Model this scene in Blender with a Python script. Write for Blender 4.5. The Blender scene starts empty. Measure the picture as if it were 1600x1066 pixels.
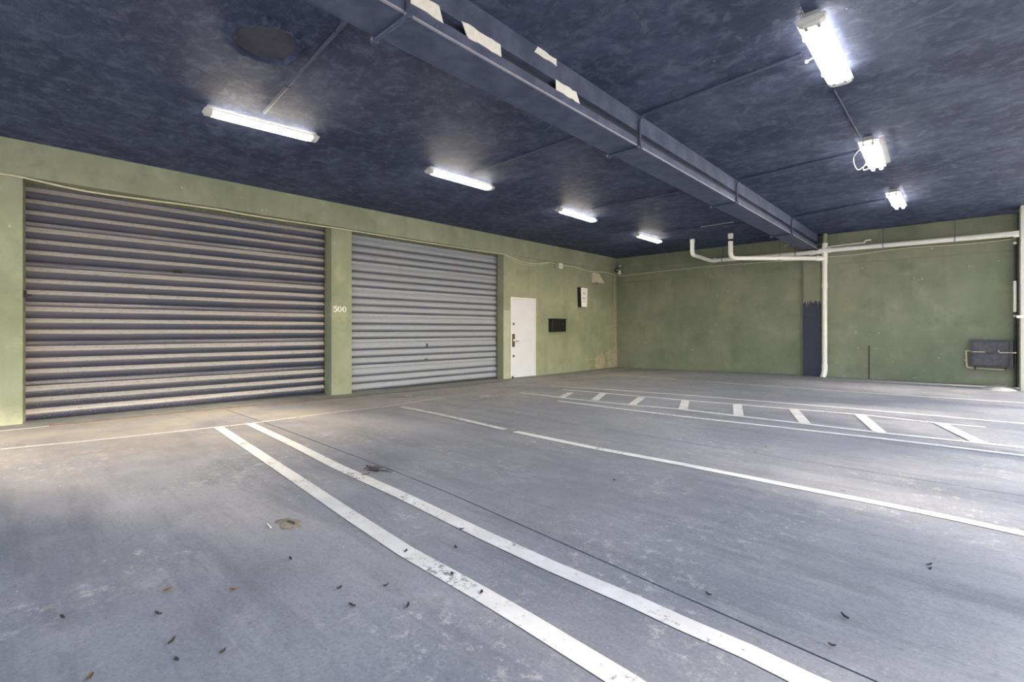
import bpy, bmesh, math, random
from mathutils import Vector, Matrix, noise
random.seed(7)
SC = bpy.context.scene
COL = SC.collection

# ---------------------------------------------------------------- camera
F, YAW, HY, CX, CAMH = 775.32, 0.75585, 516.46, 800.0, 1.2
XL, YB, H = -8.875, 14.604, 3.62          # left wall, back wall, ceiling height
cam = bpy.data.cameras.new('camera')
cam.sensor_fit = 'HORIZONTAL'; cam.sensor_width = 36.0
cam.lens = 36.0 * F / 1600.0
cam.shift_x = 0.0
cam.shift_y = (HY - 533.0) / 1600.0
cam.clip_start = 0.05; cam.clip_end = 500
camo = bpy.data.objects.new('camera', cam); COL.objects.link(camo)
camo.location = (0, 0, CAMH); camo.rotation_euler = (math.pi/2, 0, YAW)
SC.camera = camo

# ---------------------------------------------------------------- light
w = bpy.data.worlds.new('sky'); SC.world = w; w.use_nodes = True
wn = w.node_tree; bg = wn.nodes['Background']
sky = wn.nodes.new('ShaderNodeTexSky'); sky.sky_type = 'NISHITA'
SUN_EL, SUN_AZ = math.radians(20.5), math.radians(4.0)     # azimuth from +X towards +Y
sky.sun_disc = False; sky.sun_elevation = math.radians(30); sky.sun_rotation = math.radians(86)
sky.air_density = 1.0; sky.dust_density = 1.5; sky.ozone_density = 1.0
wn.links.new(sky.outputs[0], bg.inputs[0]); bg.inputs[1].default_value = 0.27
sd = bpy.data.lights.new('sun', 'SUN'); sd.energy = 6.0; sd.angle = math.radians(4.0); sd.color = (1.0, .84, .62)
so = bpy.data.objects.new('sun', sd); COL.objects.link(so)
so.rotation_euler = Vector((math.cos(SUN_EL)*math.cos(SUN_AZ), math.cos(SUN_EL)*math.sin(SUN_AZ), math.sin(SUN_EL))).to_track_quat('Z', 'Y').to_euler()
so.location = (30, 3, 12)
vs = SC.view_settings
vs.view_transform = 'Standard'; vs.look = 'None'; vs.gamma = 1.0; vs.exposure = 1.6; vs.use_curve_mapping = False
TUBE = 21.0

# ---------------------------------------------------------------- geometry helpers
def P(x, y, z=None, X=None, Y=None):
    lat = (x - CX)/F
    r = Vector((lat*math.cos(YAW) - math.sin(YAW), math.cos(YAW) + lat*math.sin(YAW), (HY - y)/F))
    t = (z - CAMH)/r.z if z is not None else (X/r.x if X is not None else Y/r.y)
    return Vector((0, 0, CAMH)) + r*t
def sm(v, a, b):
    t = min(1, max(0, (v - a)/(b - a))); return t*t*(3 - 2*t)
def zf(x, y):                                  # the slab is not quite level
    return -0.055*sm(y, .5, 8)*sm(-x, 5.5, 8.6)*(1 - .35*sm(y, 11, 14.6)) + .03*sm(y, 11, 14.6)*sm(x, -7, -3.5)
def PF(x, y):
    z = 0
    for i in range(4):
        p = P(x, y, z=z); z = zf(p.x, p.y)
    return p

class MB:
    def __init__(s): s.v = []; s.f = []; s.a = None
    def add(s, vs, fs):
        n = len(s.v); s.v += [tuple(q) for q in vs]; s.f += [tuple(i + n for i in q) for q in fs]; return s
    def box(s, x0, x1, y0, y1, z0, z1):
        return s.add([(x0,y0,z0),(x1,y0,z0),(x1,y1,z0),(x0,y1,z0),(x0,y0,z1),(x1,y0,z1),(x1,y1,z1),(x0,y1,z1)],
                     [(0,3,2,1),(4,5,6,7),(0,1,5,4),(1,2,6,5),(2,3,7,6),(3,0,4,7)])
    def hexa(s, pts):
        return s.add(pts, [(0,3,2,1),(4,5,6,7),(0,1,5,4),(1,2,6,5),(2,3,7,6),(3,0,4,7)])
    def prism(s, poly, vec):                   # polygon extruded by a vector
        n = len(poly); vec = Vector(vec)
        a = [Vector(q) for q in poly]; b = [q + vec for q in a]
        return s.add(a + b, [tuple(range(n))[::-1], tuple(range(n, 2*n))] + [(i, (i+1) % n, n + (i+1) % n, n + i) for i in range(n)])
    def tube(s, pts, r, seg=12, cap=True):
        pts = [Vector(q) for q in pts]; m = len(pts)
        up = None; base = len(s.v); rings = []
        for i, p in enumerate(pts):
            t = ((pts[min(i+1, m-1)] - p).normalized() + (p - pts[max(i-1, 0)]).normalized()).normalized()
            if up is None:
                up = Vector((0,0,1)) if abs(t.z) < .9 else Vector((1,0,0))
            side = t.cross(up).normalized(); up = side.cross(t).normalized()
            rr = r[i] if isinstance(r, (list, tuple)) else r
            rings.append([p + (side*math.cos(2*math.pi*k/seg) + up*math.sin(2*math.pi*k/seg))*rr for k in range(seg)])
        for q in rings: s.v += [tuple(v) for v in q]
        for i in range(m-1):
            for k in range(seg):
                s.f.append((base+i*seg+k, base+i*seg+(k+1) % seg, base+(i+1)*seg+(k+1) % seg, base+(i+1)*seg+k))
        if cap:
            s.f.append(tuple(base+k for k in range(seg))[::-1]); s.f.append(tuple(base+(m-1)*seg+k for k in range(seg)))
        return s
    def sphere(s, c, r, nu=14, nv=8, sc=(1,1,1)):
        c = Vector(c); base = len(s.v)
        s.v.append((c.x, c.y, c.z + r*sc[2]))
        for j in range(1, nv):
            for i in range(nu):
                th = math.pi*j/nv; ph = 2*math.pi*i/nu
                s.v.append((c.x + r*sc[0]*math.sin(th)*math.cos(ph), c.y + r*sc[1]*math.sin(th)*math.sin(ph), c.z + r*sc[2]*math.cos(th)))
        s.v.append((c.x, c.y, c.z - r*sc[2])); e = len(s.v) - 1
        for i in range(nu):
            s.f.append((base, base+1+i, base+1+(i+1) % nu))
            for j in range(nv-2):
                a = base+1+j*nu; s.f.append((a+i, a+nu+i, a+nu+(i+1) % nu, a+(i+1) % nu))
            a = base+1+(nv-2)*nu; s.f.append((a+i, e, a+(i+1) % nu))
        return s
    def mesh(s, name, mat, smooth=False, origin=(0,0,0)):
        o = Vector(origin); me = bpy.data.meshes.new(name)
        me.from_pydata([tuple(Vector(v) - o) for v in s.v], [], s.f); me.update()
        bm = bmesh.new(); bm.from_mesh(me); bmesh.ops.recalc_face_normals(bm, faces=bm.faces); bm.to_mesh(me); bm.free()
        me.materials.append(mat)
        if smooth:
            for p in me.polygons: p.use_smooth = True
            me.set_sharp_from_angle(angle=math.radians(40))
        return me
    def build(s, name, mat, parent=None, smooth=False, bevel=0, origin=None):
        if origin is None: origin = parent_loc(parent) if parent else (0,0,0)
        me = s.mesh(name, mat, smooth or bevel > 0, origin)
        ob = bpy.data.objects.new(name, me); COL.objects.link(ob)
        if parent is not None: ob.parent = parent
        else: ob.location = origin
        if bevel:
            m = ob.modifiers.new('bevel', 'BEVEL'); m.width = bevel; m.segments = 2; m.limit_method = 'ANGLE'
        return ob
def parent_loc(p):
    l = Vector(p.location)
    while p.parent: p = p.parent; l += p.location
    return l
def empty(name, loc=(0,0,0)):
    o = bpy.data.objects.new(name, None); COL.objects.link(o); o.location = loc; o.empty_display_size = .1; return o
def tag(o, label=None, cat=None, group=None, kind=None):
    if label: o['label'] = label
    if cat: o['category'] = cat
    if group: o['group'] = group
    if kind: o['kind'] = kind
    return o
def smooth_path(pts, n=5):                    # Catmull-Rom through points
    pts = [Vector(p) for p in pts]; out = []
    for i in range(len(pts)-1):
        p0, p1, p2, p3 = pts[max(i-1,0)], pts[i], pts[i+1], pts[min(i+2, len(pts)-1)]
        for k in range(n):
            t = k/n
            out.append(.5*((2*p1) + (p2-p0)*t + (2*p0-5*p1+4*p2-p3)*t*t + (3*p1-p0-3*p2+p3)*t**3))
    return out + [pts[-1]]
def bend_path(pts, r, n=6):                   # straight runs with rounded corners
    pts = [Vector(p) for p in pts]; out = [pts[0]]
    for i in range(1, len(pts)-1):
        a, b, c = pts[i-1], pts[i], pts[i+1]
        da, dc = (a-b), (c-b); rr = min(r, da.length*.48, dc.length*.48)
        s, e = b + da.normalized()*rr, b + dc.normalized()*rr
        for k in range(n+1):
            t = k/n; out.append(s*(1-t)**2 + b*2*t*(1-t) + e*t*t)
    return out + [pts[-1]]

# ---------------------------------------------------------------- materials
def lin(r, g, b):
    f = lambda c: (c/255/12.92) if c/255 <= .04045 else ((c/255 + .055)/1.055)**2.4
    return (f(r), f(g), f(b), 1)
class NT:
    def __init__(s, name):
        s.m = bpy.data.materials.new(name); s.m.use_nodes = True; s.t = s.m.node_tree
        s.b = s.t.nodes['Principled BSDF']; s.out = s.t.nodes['Material Output']
        g = s.t.nodes.new('ShaderNodeNewGeometry'); s.pos = g.outputs['Position']; s.nor = g.outputs['Normal']
    def n(s, ty, **k):
        nd = s.t.nodes.new(ty)
        for a, b in k.items(): setattr(nd, a, b)
        return nd
    def link(s, a, b): s.t.links.new(a, b)
    def map(s, scale=(1,1,1), loc=(0,0,0), rot=(0,0,0), src=None):
        m = s.n('ShaderNodeMapping'); m.inputs['Scale'].default_value = scale; m.inputs['Location'].default_value = loc; m.inputs['Rotation'].default_value = rot
        s.link(src or s.pos, m.inputs['Vector']); return m.outputs[0]
    def noise(s, scale, detail=4, rough=.6, vec=None, dist=0):
        nd = s.n('ShaderNodeTexNoise'); nd.inputs['Scale'].default_value = scale; nd.inputs['Detail'].default_value = detail
        nd.inputs['Roughness'].default_value = rough; nd.inputs['Distortion'].default_value = dist
        s.link(vec or s.pos, nd.inputs['Vector']); return nd.outputs['Fac']
    def vor(s, scale, feature='F1', vec=None, rnd=1):
        nd = s.n('ShaderNodeTexVoronoi', feature=feature); nd.inputs['Scale'].default_value = scale; nd.inputs['Randomness'].default_value = rnd
        s.link(vec or s.pos, nd.inputs['Vector']); return nd.outputs['Distance']
    def ramp(s, fac, a, b, v0=0., v1=1.):
        m = s.n('ShaderNodeMapRange', interpolation_type='SMOOTHSTEP'); m.inputs['From Min'].default_value = a; m.inputs['From Max'].default_value = b
        m.inputs['To Min'].default_value = v0; m.inputs['To Max'].default_value = v1
        s.link(fac, m.inputs['Value']); return m.outputs[0]
    def math(s, op, a, b=None):
        m = s.n('ShaderNodeMath', operation=op)
        for i, q in enumerate((a, b)):
            if q is None: continue
            if isinstance(q, (int, float)): m.inputs[i].default_value = q
            else: s.link(q, m.inputs[i])
        return m.outputs[0]
    def mix(s, fac, a, b):
        m = s.n('ShaderNodeMix', data_type='RGBA')
        for i, q in ((0, fac), (6, a), (7, b)):
            if isinstance(q, (int, float, tuple)): m.inputs[i].default_value = q
            else: s.link(q, m.inputs[i])
        return m.outputs[2]
    def xyz(s, src=None):
        x = s.n('ShaderNodeSeparateXYZ'); s.link(src or s.pos, x.inputs[0]); return x.outputs
    def bump(s, hgt, strength=.3, dist=.01):
        b = s.n('ShaderNodeBump'); b.inputs['Strength'].default_value = strength; b.inputs['Distance'].default_value = dist
        s.link(hgt, b.inputs['Height']); s.link(b.outputs[0], s.b.inputs['Normal'])
    def col(s, c):
        if isinstance(c, tuple): s.b.inputs['Base Color'].default_value = c
        else: s.link(c, s.b.inputs['Base Color'])
    def set(s, rough=.6, metal=0, spec=.5):
        s.b.inputs['Roughness'].default_value = rough; s.b.inputs['Metallic'].default_value = metal; s.b.inputs['Specular IOR Level'].default_value = spec
        return s.m

def plain(name, c, rough=.5, metal=0, vary=.12, scale=30, spec=.5):
    t = NT(name); n = t.noise(scale, 3)
    d = tuple(x*(1-vary) for x in c[:3]) + (1,); e = tuple(min(1, x*(1+vary)) for x in c[:3]) + (1,)
    t.col(t.mix(t.ramp(n, .3, .7), d, e)); return t.set(rough, metal, spec)

def green_wall(name, a, b, speck=1.0, fade=None):
    t = NT(name)
    big = t.noise(.55, 5, .62); mid = t.noise(2.2, 5, .65); fine = t.noise(40, 3, .6)
    c = t.mix(t.ramp(big, .35, .68), a, b)
    c = t.mix(t.math('MULTIPLY', t.ramp(mid, .52, .75), .35), c, tuple(x*1.25 for x in b[:3]) + (1,))
    streak = t.noise(3.0, 4, .6, vec=t.map((1, 1, .12)))
    c = t.mix(t.math('MULTIPLY', t.ramp(streak, .5, .72), .28), c, tuple(x*.72 for x in a[:3]) + (1,))
    # rubbed, chalky marks low on the wall
    z = t.xyz()[2]
    low = t.ramp(z, 1.6, .1)
    chalk = t.math('MULTIPLY', t.ramp(t.noise(7, 6, .75), .6, .74), t.math('ADD', t.math('MULTIPLY', low, .45), .08))
    c = t.mix(chalk, c, lin(182, 184, 160))
    scuff = t.math('MULTIPLY', t.ramp(t.noise(6, 8, .8, vec=t.map((.5, .5, 2.2))), .575, .66), t.ramp(t.noise(.9, 3), .46, .62))
    c = t.mix(t.math('MULTIPLY', scuff, .38), c, lin(176, 176, 150))
    dark = t.math('MULTIPLY', t.ramp(t.noise(1.7, 7, .7), .52, .70), .4)
    c = t.mix(dark, c, tuple(x*.66 for x in a[:3]) + (1,))
    sp2 = t.math('MULTIPLY', t.ramp(t.vor(4.6, vec=t.map((1, 1, .7))), .075, .035), t.ramp(t.noise(.9, 2, vec=t.map(loc=(2, 5, 1))), .44, .54))
    c = t.mix(t.math('MULTIPLY', sp2, .8*speck), c, lin(212, 212, 196))
    sp = t.math('MULTIPLY', t.ramp(t.vor(5.5), .055, .02), t.ramp(t.noise(1.3, 2), .50, .62))
    sp = t.math('MULTIPLY', sp, speck)
    c = t.mix(sp, c, lin(205, 205, 190))
    t.col(c)
    t.bump(t.math('ADD', t.math('MULTIPLY', fine, .3), t.noise(9, 5, .7)), .35, .012)
    return t.set(.62, 0, .35)
M = {}
M['green'] = green_wall('green_wall_paint', lin(130, 138, 116), lin(150, 155, 134), .5)
M['green_back'] = green_wall('green_back_paint', lin(118, 126, 104), lin(138, 142, 122), 1.)
M['sage'] = plain('sage_repaint', lin(164, 170, 150), .6, 0, .06, 6)
M['olive'] = plain('olive_repaint', lin(138, 142, 114), .6, 0, .06, 6)
M['pipe_green'] = plain('green_pipe_paint', lin(136, 144, 114), .5, 0, .1, 20)
M['plaster'] = plain('bare_plaster', lin(164, 156, 134), .9, 0, .18, 14)
M['navy_dark'] = plain('navy_brushed_paint', lin(52, 55, 72), .6, 0, .18, 18)

t = NT('navy_ceiling_paint')
big = t.noise(1.2, 9, .72, dist=.4); mid = t.noise(5.5, 9, .76, dist=.5); wisp = t.noise(5, 8, .76, vec=t.map((.5, 1.5, 1), rot=(0, 0, .45)), dist=.6)
c = t.mix(t.ramp(big, .38, .64), lin(36, 48, 84), lin(66, 78, 111))
c = t.mix(t.math('MULTIPLY', t.ramp(mid, .46, .64), .55), c, lin(104, 114, 142))
c = t.mix(t.math('MULTIPLY', t.ramp(wisp, .52, .65), .6), c, lin(32, 42, 76))
scr = t.noise(13, 6, .75, vec=t.map((.35, 2.2, 1), rot=(0, 0, -.35)))
c = t.mix(t.math('MULTIPLY', t.ramp(scr, .62, .72), .5), c, lin(138, 142, 164))
c = t.mix(t.math('MULTIPLY', t.ramp(t.vor(2.6), .03, .012), .8), c, lin(200, 202, 206))
t.col(c)
t.bump(t.math('ADD', t.math('MULTIPLY', mid, 1.4), t.noise(22, 6, .75, vec=t.map((.5, 1.6, 1), rot=(0, 0, -.35)))), .8, .03)
M['ceiling'] = t.set(.66, 0, .45)
M['beam'] = None
t = NT('navy_beam_paint'); n = t.noise(4, 5, .65)
c = t.mix(t.ramp(n, .35, .68), lin(62, 71, 98), lin(84, 93, 118)); c = t.mix(t.ramp(t.vor(9), .05, .02), c, lin(130, 132, 145))
t.col(c); t.bump(t.noise(60, 3), .15, .004); M['beam'] = t.set(.6, 0, .5)
M['patch'] = plain('dark_patch_plaster', lin(62, 62, 78), .6, 0, .2, 6)
M['beam_edge'] = plain('worn_beam_edge', lin(150, 150, 166), .5, 0, .1, 8)
M['groove'] = plain('dark_joint_tape', lin(30, 36, 58), .6, 0, .2, 12)
M['torn'] = plain('torn_white_tape', lin(225, 225, 222), .8, 0, .06, 25)
M['conduit_navy'] = plain('navy_painted_conduit', lin(66, 74, 100), .5, .0, .12, 15)
M['conduit_grey'] = plain('bare_conduit', lin(150, 152, 160), .4, .4, .1, 12)

# floor
def floor_mat(name):
    t = NT(name)
    big = t.noise(.45, 6, .62, dist=.3); mid = t.noise(2.4, 8, .72); fine = t.noise(60, 5, .75); grit = t.noise(18, 8, .8)
    c = t.mix(t.ramp(big, .36, .66), lin(110, 114, 126), lin(130, 133, 144))
    stre = t.noise(2.2, 7, .72, vec=t.map((.22, 2.0, 1), rot=(0, 0, .08)))
    c = t.mix(t.math('MULTIPLY', t.ramp(stre, .47, .66), .5), c, lin(92, 95, 106))
    str2 = t.noise(7, 7, .75, vec=t.map((.2, 1.6, 1), rot=(0, 0, .05)))
    c = t.mix(t.math('MULTIPLY', t.ramp(str2, .52, .68), .4), c, lin(147, 149, 158))
    c = t.mix(t.math('MULTIPLY', t.ramp(mid, .50, .68), .42), c, lin(148, 150, 159))
    c = t.mix(t.math('MULTIPLY', t.ramp(grit, .5, .64), .35), c, lin(92, 93, 99))
    c = t.mix(t.math('MULTIPLY', t.ramp(fine, .52, .66), .5), c, lin(86, 87, 93))
    c = t.mix(t.math('MULTIPLY', t.ramp(fine, .44, .34), .4), c, lin(168, 168, 172))
    beige_tone = t.math('MULTIPLY', t.ramp(t.xyz()[0], -4.2, -7.8), t.ramp(t.noise(.7, 7, .66, vec=t.map(loc=(1.2, 0, 0))), .30, .62))  # beige tone rising towards the left wall, broken up by noise
    c = t.mix(t.math('MULTIPLY', beige_tone, .75), c, lin(166, 158, 148))
    # flaking pale paint in some areas
    reg = t.ramp(t.noise(.8, 4, .6, vec=t.map(loc=(3.1, 1.7, 0))), .47, .60)
    flake = t.math('MULTIPLY', t.ramp(t.noise(11, 10, .85), .53, .60), reg)
    c = t.mix(t.math('MULTIPLY', flake, .55), c, lin(186, 185, 184))
    # dark oil spots and little chips
    spot = t.math('MULTIPLY', t.ramp(t.vor(2.1), .05, .02), t.ramp(t.noise(1.1, 2), .5, .56))
    c = t.mix(t.math('MULTIPLY', spot, .6), c, lin(60, 58, 60))
    c = t.mix(t.math('MULTIPLY', t.ramp(t.vor(6.3), .05, .02), .6), c, lin(72, 70, 72))
    c = t.mix(t.math('MULTIPLY', t.ramp(t.vor(4.7, vec=t.map(loc=(5, 2, 0))), .03, .012), .8), c, lin(205, 204, 200))
    t.col(c)
    t.bump(t.math('ADD', t.math('MULTIPLY', fine, .4), t.math('ADD', mid, t.math('MULTIPLY', flake, .4))), .25, .008)
    t.link(t.ramp(mid, .3, .7, .5, .72), t.b.inputs['Roughness'])
    t.b.inputs['Specular IOR Level'].default_value = .5
    return t.m
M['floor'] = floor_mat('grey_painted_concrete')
M['joint'] = plain('joint_dirt', lin(74, 72, 72), .9, 0, .2, 20)
M['sill'] = plain('worn_concrete_sill', lin(134, 135, 132), .75, 0, .15, 5)
M['drain'] = plain('rusty_drain_steel', lin(104, 82, 66), .8, .2, .25, 12)
M['drain_hole'] = plain('drain_slot', lin(24, 22, 20), .9)
M['asphalt'] = plain('street_concrete', lin(216, 211, 200), .9, 0, .08, 2)
def worn_paint(name, c, lo, hi):
    t = NT(name)
    col = t.mix(t.ramp(t.noise(5, 5, .7), .4, .7), tuple(x*.84 for x in c[:3]) + (1,), c)
    t.col(col); m = t.set(.6)
    hole = t.ramp(t.math('ADD', t.math('MULTIPLY', t.noise(24, 6, .78), .62), t.math('MULTIPLY', t.noise(2.2, 4, .6), .38)), lo, hi)
    tr = t.n('ShaderNodeBsdfTransparent'); mx = t.n('ShaderNodeMixShader')
    t.link(hole, mx.inputs[0]); t.link(t.b.outputs[0], mx.inputs[1]); t.link(tr.outputs[0], mx.inputs[2]); t.link(mx.outputs[0], t.out.inputs[0])
    return m
M['line'] = worn_paint('white_line_paint', lin(212, 213, 215), .535, .66)
M['line_faint'] = worn_paint('faded_line_paint', lin(196, 196, 194), .51, .66)
M['pale'] = worn_paint('pale_floor_patch', lin(188, 185, 180), .42, .60)

# roller shutters
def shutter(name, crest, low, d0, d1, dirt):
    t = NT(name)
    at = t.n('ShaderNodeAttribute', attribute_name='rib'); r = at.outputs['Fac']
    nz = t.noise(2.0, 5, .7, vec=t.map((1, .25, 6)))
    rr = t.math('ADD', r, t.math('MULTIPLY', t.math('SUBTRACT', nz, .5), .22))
    c = t.mix(t.ramp(rr, d0, d1), low, crest)  # each rib darker towards its bottom, paler towards its top
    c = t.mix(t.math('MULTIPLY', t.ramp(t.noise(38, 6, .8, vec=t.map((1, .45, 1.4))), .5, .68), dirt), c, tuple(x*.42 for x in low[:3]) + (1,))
    zl = t.ramp(t.xyz()[2], 1.0, .1)
    c = t.mix(t.math('MULTIPLY', t.math('MULTIPLY', t.ramp(t.noise(60, 5, .8), .55, .68), zl), .5), c, lin(188, 188, 190))
    c = t.mix(t.math('MULTIPLY', t.ramp(t.noise(.8, 3), .4, .7), .07), c, lin(150, 128, 116))
    t.col(c); t.bump(t.noise(120, 2), .1, .002)
    return t.set(.48, .0, .5)
M['shut1'] = shutter('dark_banded_shutter_steel', lin(168, 164, 163), lin(48, 54, 76), .54, .70, .5)
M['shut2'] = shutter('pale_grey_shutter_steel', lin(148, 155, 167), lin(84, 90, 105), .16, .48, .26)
M['rail'] = plain('olive_guide_rail', lin(104, 108, 84), .6, 0, .2, 10)
M['rail_dark'] = plain('dark_guide_slot', lin(38, 40, 42), .7, 0, .2, 10)
M['white'] = plain('white_door_paint', lin(208, 213, 224), .42, 0, .02, 3)
M['white_frame'] = plain('white_frame_paint', lin(214, 216, 212), .5, 0, .04, 6)
M['steel'] = plain('brushed_steel', lin(120, 116, 108), .35, .8, .12, 40)
M['pvc'] = plain('white_pvc', lin(242, 242, 238), .4, 0, .03, 7)
M['pvc_old'] = plain('yellowed_pvc', lin(196, 190, 168), .5, 0, .12, 20)
M['cable'] = plain('cream_cable', lin(198, 198, 172), .5, 0, .08, 10)
M['rubber'] = plain('black_rubber', lin(28, 28, 30), .6)
M['black'] = plain('black_box_paint', lin(16, 18, 22), .38, 0, .3, 12)
M['cab'] = plain('grey_cabinet_steel', lin(84, 82, 92), .55, .2, .2, 14)
M['cab_rim'] = plain('dark_cabinet_rim', lin(66, 65, 74), .5, .2, .2, 14)
M['sign'] = plain('white_sign_face', lin(236, 236, 236), .5, 0, .02, 5)
M['print'] = plain('grey_print', lin(166, 164, 178), .6)
M['hood'] = plain('beige_hood_paint', lin(216, 206, 188), .6, 0, .08, 20)
M['rust'] = plain('rust', lin(78, 60, 48), .9, 0, .3, 30)
M['leaf'] = plain('dead_leaf', lin(104, 84, 62), .8, 0, .35, 25)
M['dirt'] = plain('brown_dirt', lin(106, 102, 96), .9, 0, .25, 40)
M['leaf_dark'] = plain('dark_leaf', lin(58, 52, 50), .8, 0, .3, 25)
M['rubble'] = plain('rubble_dust', lin(160, 160, 164), .95, 0, .2, 14)
M['column'] = plain('pale_column_paint', lin(206, 205, 194), .6, 0, .06, 4)
M['bark'] = plain('bark', lin(96, 84, 70), .9, 0, .3, 12)
M['foliage'] = plain('green_foliage', lin(74, 98, 50), .6, 0, .35, 2)
M['housing'] = plain('fixture_housing', lin(196, 198, 200), .4, 0, .06, 10)
def emit(name, c, s):
    t = NT(name); t.b.inputs['Base Color'].default_value = (.9, .9, .88, 1)
    t.b.inputs['Emission Color'].default_value = c; t.b.inputs['Emission Strength'].default_value = s
    return t.m
M['lamp'] = emit('lit_warm_diffuser', (1, .90, .72, 1), TUBE)
M['lampw'] = emit('lit_white_diffuser', (1, .93, .80, 1), TUBE)
t = NT('clear_acrylic'); t.b.inputs['Base Color'].default_value = (.95, .95, .95, 1); t.b.inputs['Transmission Weight'].default_value = .85
M['acrylic'] = t.set(.12)

# ---------------------------------------------------------------- setting: floor
XE = 0.95                                     # open side of the building
ground = MB().box(XE, 60, -40, 60, -.3, -.06).box(-40, XE, -40, -4, -.3, -.06).build('ground', M['asphalt'])  # unseen yard, made pale to bounce light onto the ceiling
tag(ground, 'pale concrete yard outside the open side', 'ground', kind='structure')
floor = MB().box(XL-.6, XE, -4, YB+.3, -.3, -.115).build('floor', M['joint'])
tag(floor, 'grey painted concrete floor with white parking lines', 'floor', kind='structure')
XD = -8.50                                    # drain
def lerp(tab, x):
    for (x0, y0), (x1, y1) in zip(tab, tab[1:]):
        if x <= x1: return y0 + (y1-y0)*(x-x0)/(x1-x0)
    return tab[-1][1]
JT = [[(-9, -4), (2, -4)],
      [(-9, 2.52), (-6.8, 2.5), (-3.8, 2.40), (-2.86, 2.346), (-.256, 2.086), (2, 1.95)],
      [(-9, 5.12), (2, 5.16)], [(-9, 9.75), (2, 9.85)], [(-9, YB+.02), (2, YB+.02)]]
for i in range(4):
    a, b = JT[i], JT[i+1]; nx, ny = 40, 24; m = MB()
    g = 0.006
    vs_, fs_ = [], []
    for k in range(nx+1):
        x = XD + .03 + (XE - XD - .03)*k/nx
        y0, y1 = lerp(a, x) + g, lerp(b, x) - g
        for j in range(ny+1):
            y = y0 + (y1-y0)*j/ny; vs_.append((x, y, zf(x, y)))
    for k in range(nx):
        for j in range(ny):
            q = k*(ny+1)+j; fs_.append((q, q+ny+1, q+ny+2, q+1))
    loop = [k*(ny+1) for k in range(nx+1)] + [nx*(ny+1)+j for j in range(1, ny+1)] + [k*(ny+1)+ny for k in range(nx-1, -1, -1)] + [j for j in range(ny-1, 0, -1)]
    n0 = len(vs_)
    for q in loop: vs_.append((vs_[q][0], vs_[q][1], -.112))
    L_ = len(loop)
    for k in range(L_): fs_.append((loop[k], n0+k, n0+(k+1) % L_, loop[(k+1) % L_]))
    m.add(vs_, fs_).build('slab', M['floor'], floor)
# sill strip by the shutters, behind the drain
m = MB(); vs_, fs_ = [], []
for j in range(61):
    y = -4 + (YB+4)*j/60
    for x, dz in ((XD-.03, -.112), (XD-.03, 0), (XL-.5, .012)): vs_.append((x, y, dz if dz < -.1 else zf(XD, y)+dz))
for j in range(60):
    for k in range(2): q = j*3+k; fs_.append((q, q+1, q+4, q+3))
m.add(vs_, fs_).build('sill_strip', M['sill'], floor)
# trench drain: rusty angle edges with slots
m = MB()
y = .55
while y < 8.9:
    y2 = min(y+.5, 8.9); z0, z1 = zf(XD, y), zf(XD, y2)
    for x0, x1 in ((XD-.03, XD-.014), (XD+.014, XD+.03)):
        m.hexa([(x0,y,z0-.1),(x1,y,z0-.1),(x1,y2,z1-.1),(x0,y2,z1-.1),(x0,y,z0+.004),(x1,y,z0+.004),(x1,y2,z1+.004),(x0,y2,z1+.004)])
    y = y2
dr = m.build('drain_channel', M['drain'], floor)
m = MB(); y = .6
while y < 8.9:
    z0 = zf(XD, y); m.box(XD-.014, XD+.014, y, y+.018, z0-.03, z0-.002); y += .055
m.build('drain_bars', M['drain'], floor)['kind'] = 'stuff'

def ribbon(px, wd, mat, name='parking_line', dz=.004, world=None):
    pts = world or [PF(*p) for p in px]
    fine = []
    for a, b in zip(pts, pts[1:]):
        n = max(1, int((b-a).length/.25))
        for k in range(n): fine.append(a + (b-a)*(k/n))
    fine.append(pts[-1])
    vs_, fs_ = [], []
    for i, p in enumerate(fine):
        t_ = (fine[min(i+1, len(fine)-1)] - fine[max(i-1, 0)]); t_.z = 0; t_.normalize()
        s_ = Vector((-t_.y, t_.x, 0))*wd/2
        for q in (p+s_, p-s_): vs_.append((q.x, q.y, zf(q.x, q.y)+dz))
    for i in range(len(fine)-1): fs_.append((2*i, 2*i+1, 2*i+3, 2*i+2))
    return MB().add(vs_, fs_).build(name, mat, floor)
L1 = [(341,668),(456,744),(540,801),(635,863),(753.5,930),(813,965),(970,1062),(1120,1160)]
L2 = [(389,662),(465,698),(530,731),(628,775),(758,838),(867,888),(986,938.5),(1065,975),(1169,1020),(1258,1064),(1420,1138)]
ribbon(L1, .105, M['line']); ribbon(L2, .105, M['line'])
ribbon([(805,675),(925,700),(1060,725),(1233,759.5),(1388,790),(1498,812.5),(1600,835),(1780,874)], .10, M['line'])
ribbon([(625,636),(700,651),(790,672)], .10, M['line_faint'], dz=.0055)
ribbon([(0,702.5),(150,688),(337,668),(392,662)], .075, M['line_faint'], dz=.0025)
ribbon([(394,661.8),(520,645),(600,636),(690,622)], .075, M['line_faint'])
ribbon([(872,627),(1000,643),(1060,650.5),(1375,685.5),(1600,712.5),(1750,731)], .09, M['line'])
ribbon([(812,614),(895,624),(1000,634.5),(1060,639.5),(1379,677),(1600,700),(1750,716)], .09, M['line'])
ribbon([(880,609.5),(1060,625),(1347,648.5),(1470,662),(1540,668)], .09, M['line'])
ribbon([(860,604),(1060,617),(1334,639),(1600,662.5),(1750,676)], .09, M['line'])
ribbon([(960,586),(1060,593.5),(1334,613),(1600,630),(1750,640)], .09, M['line_faint'])
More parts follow.
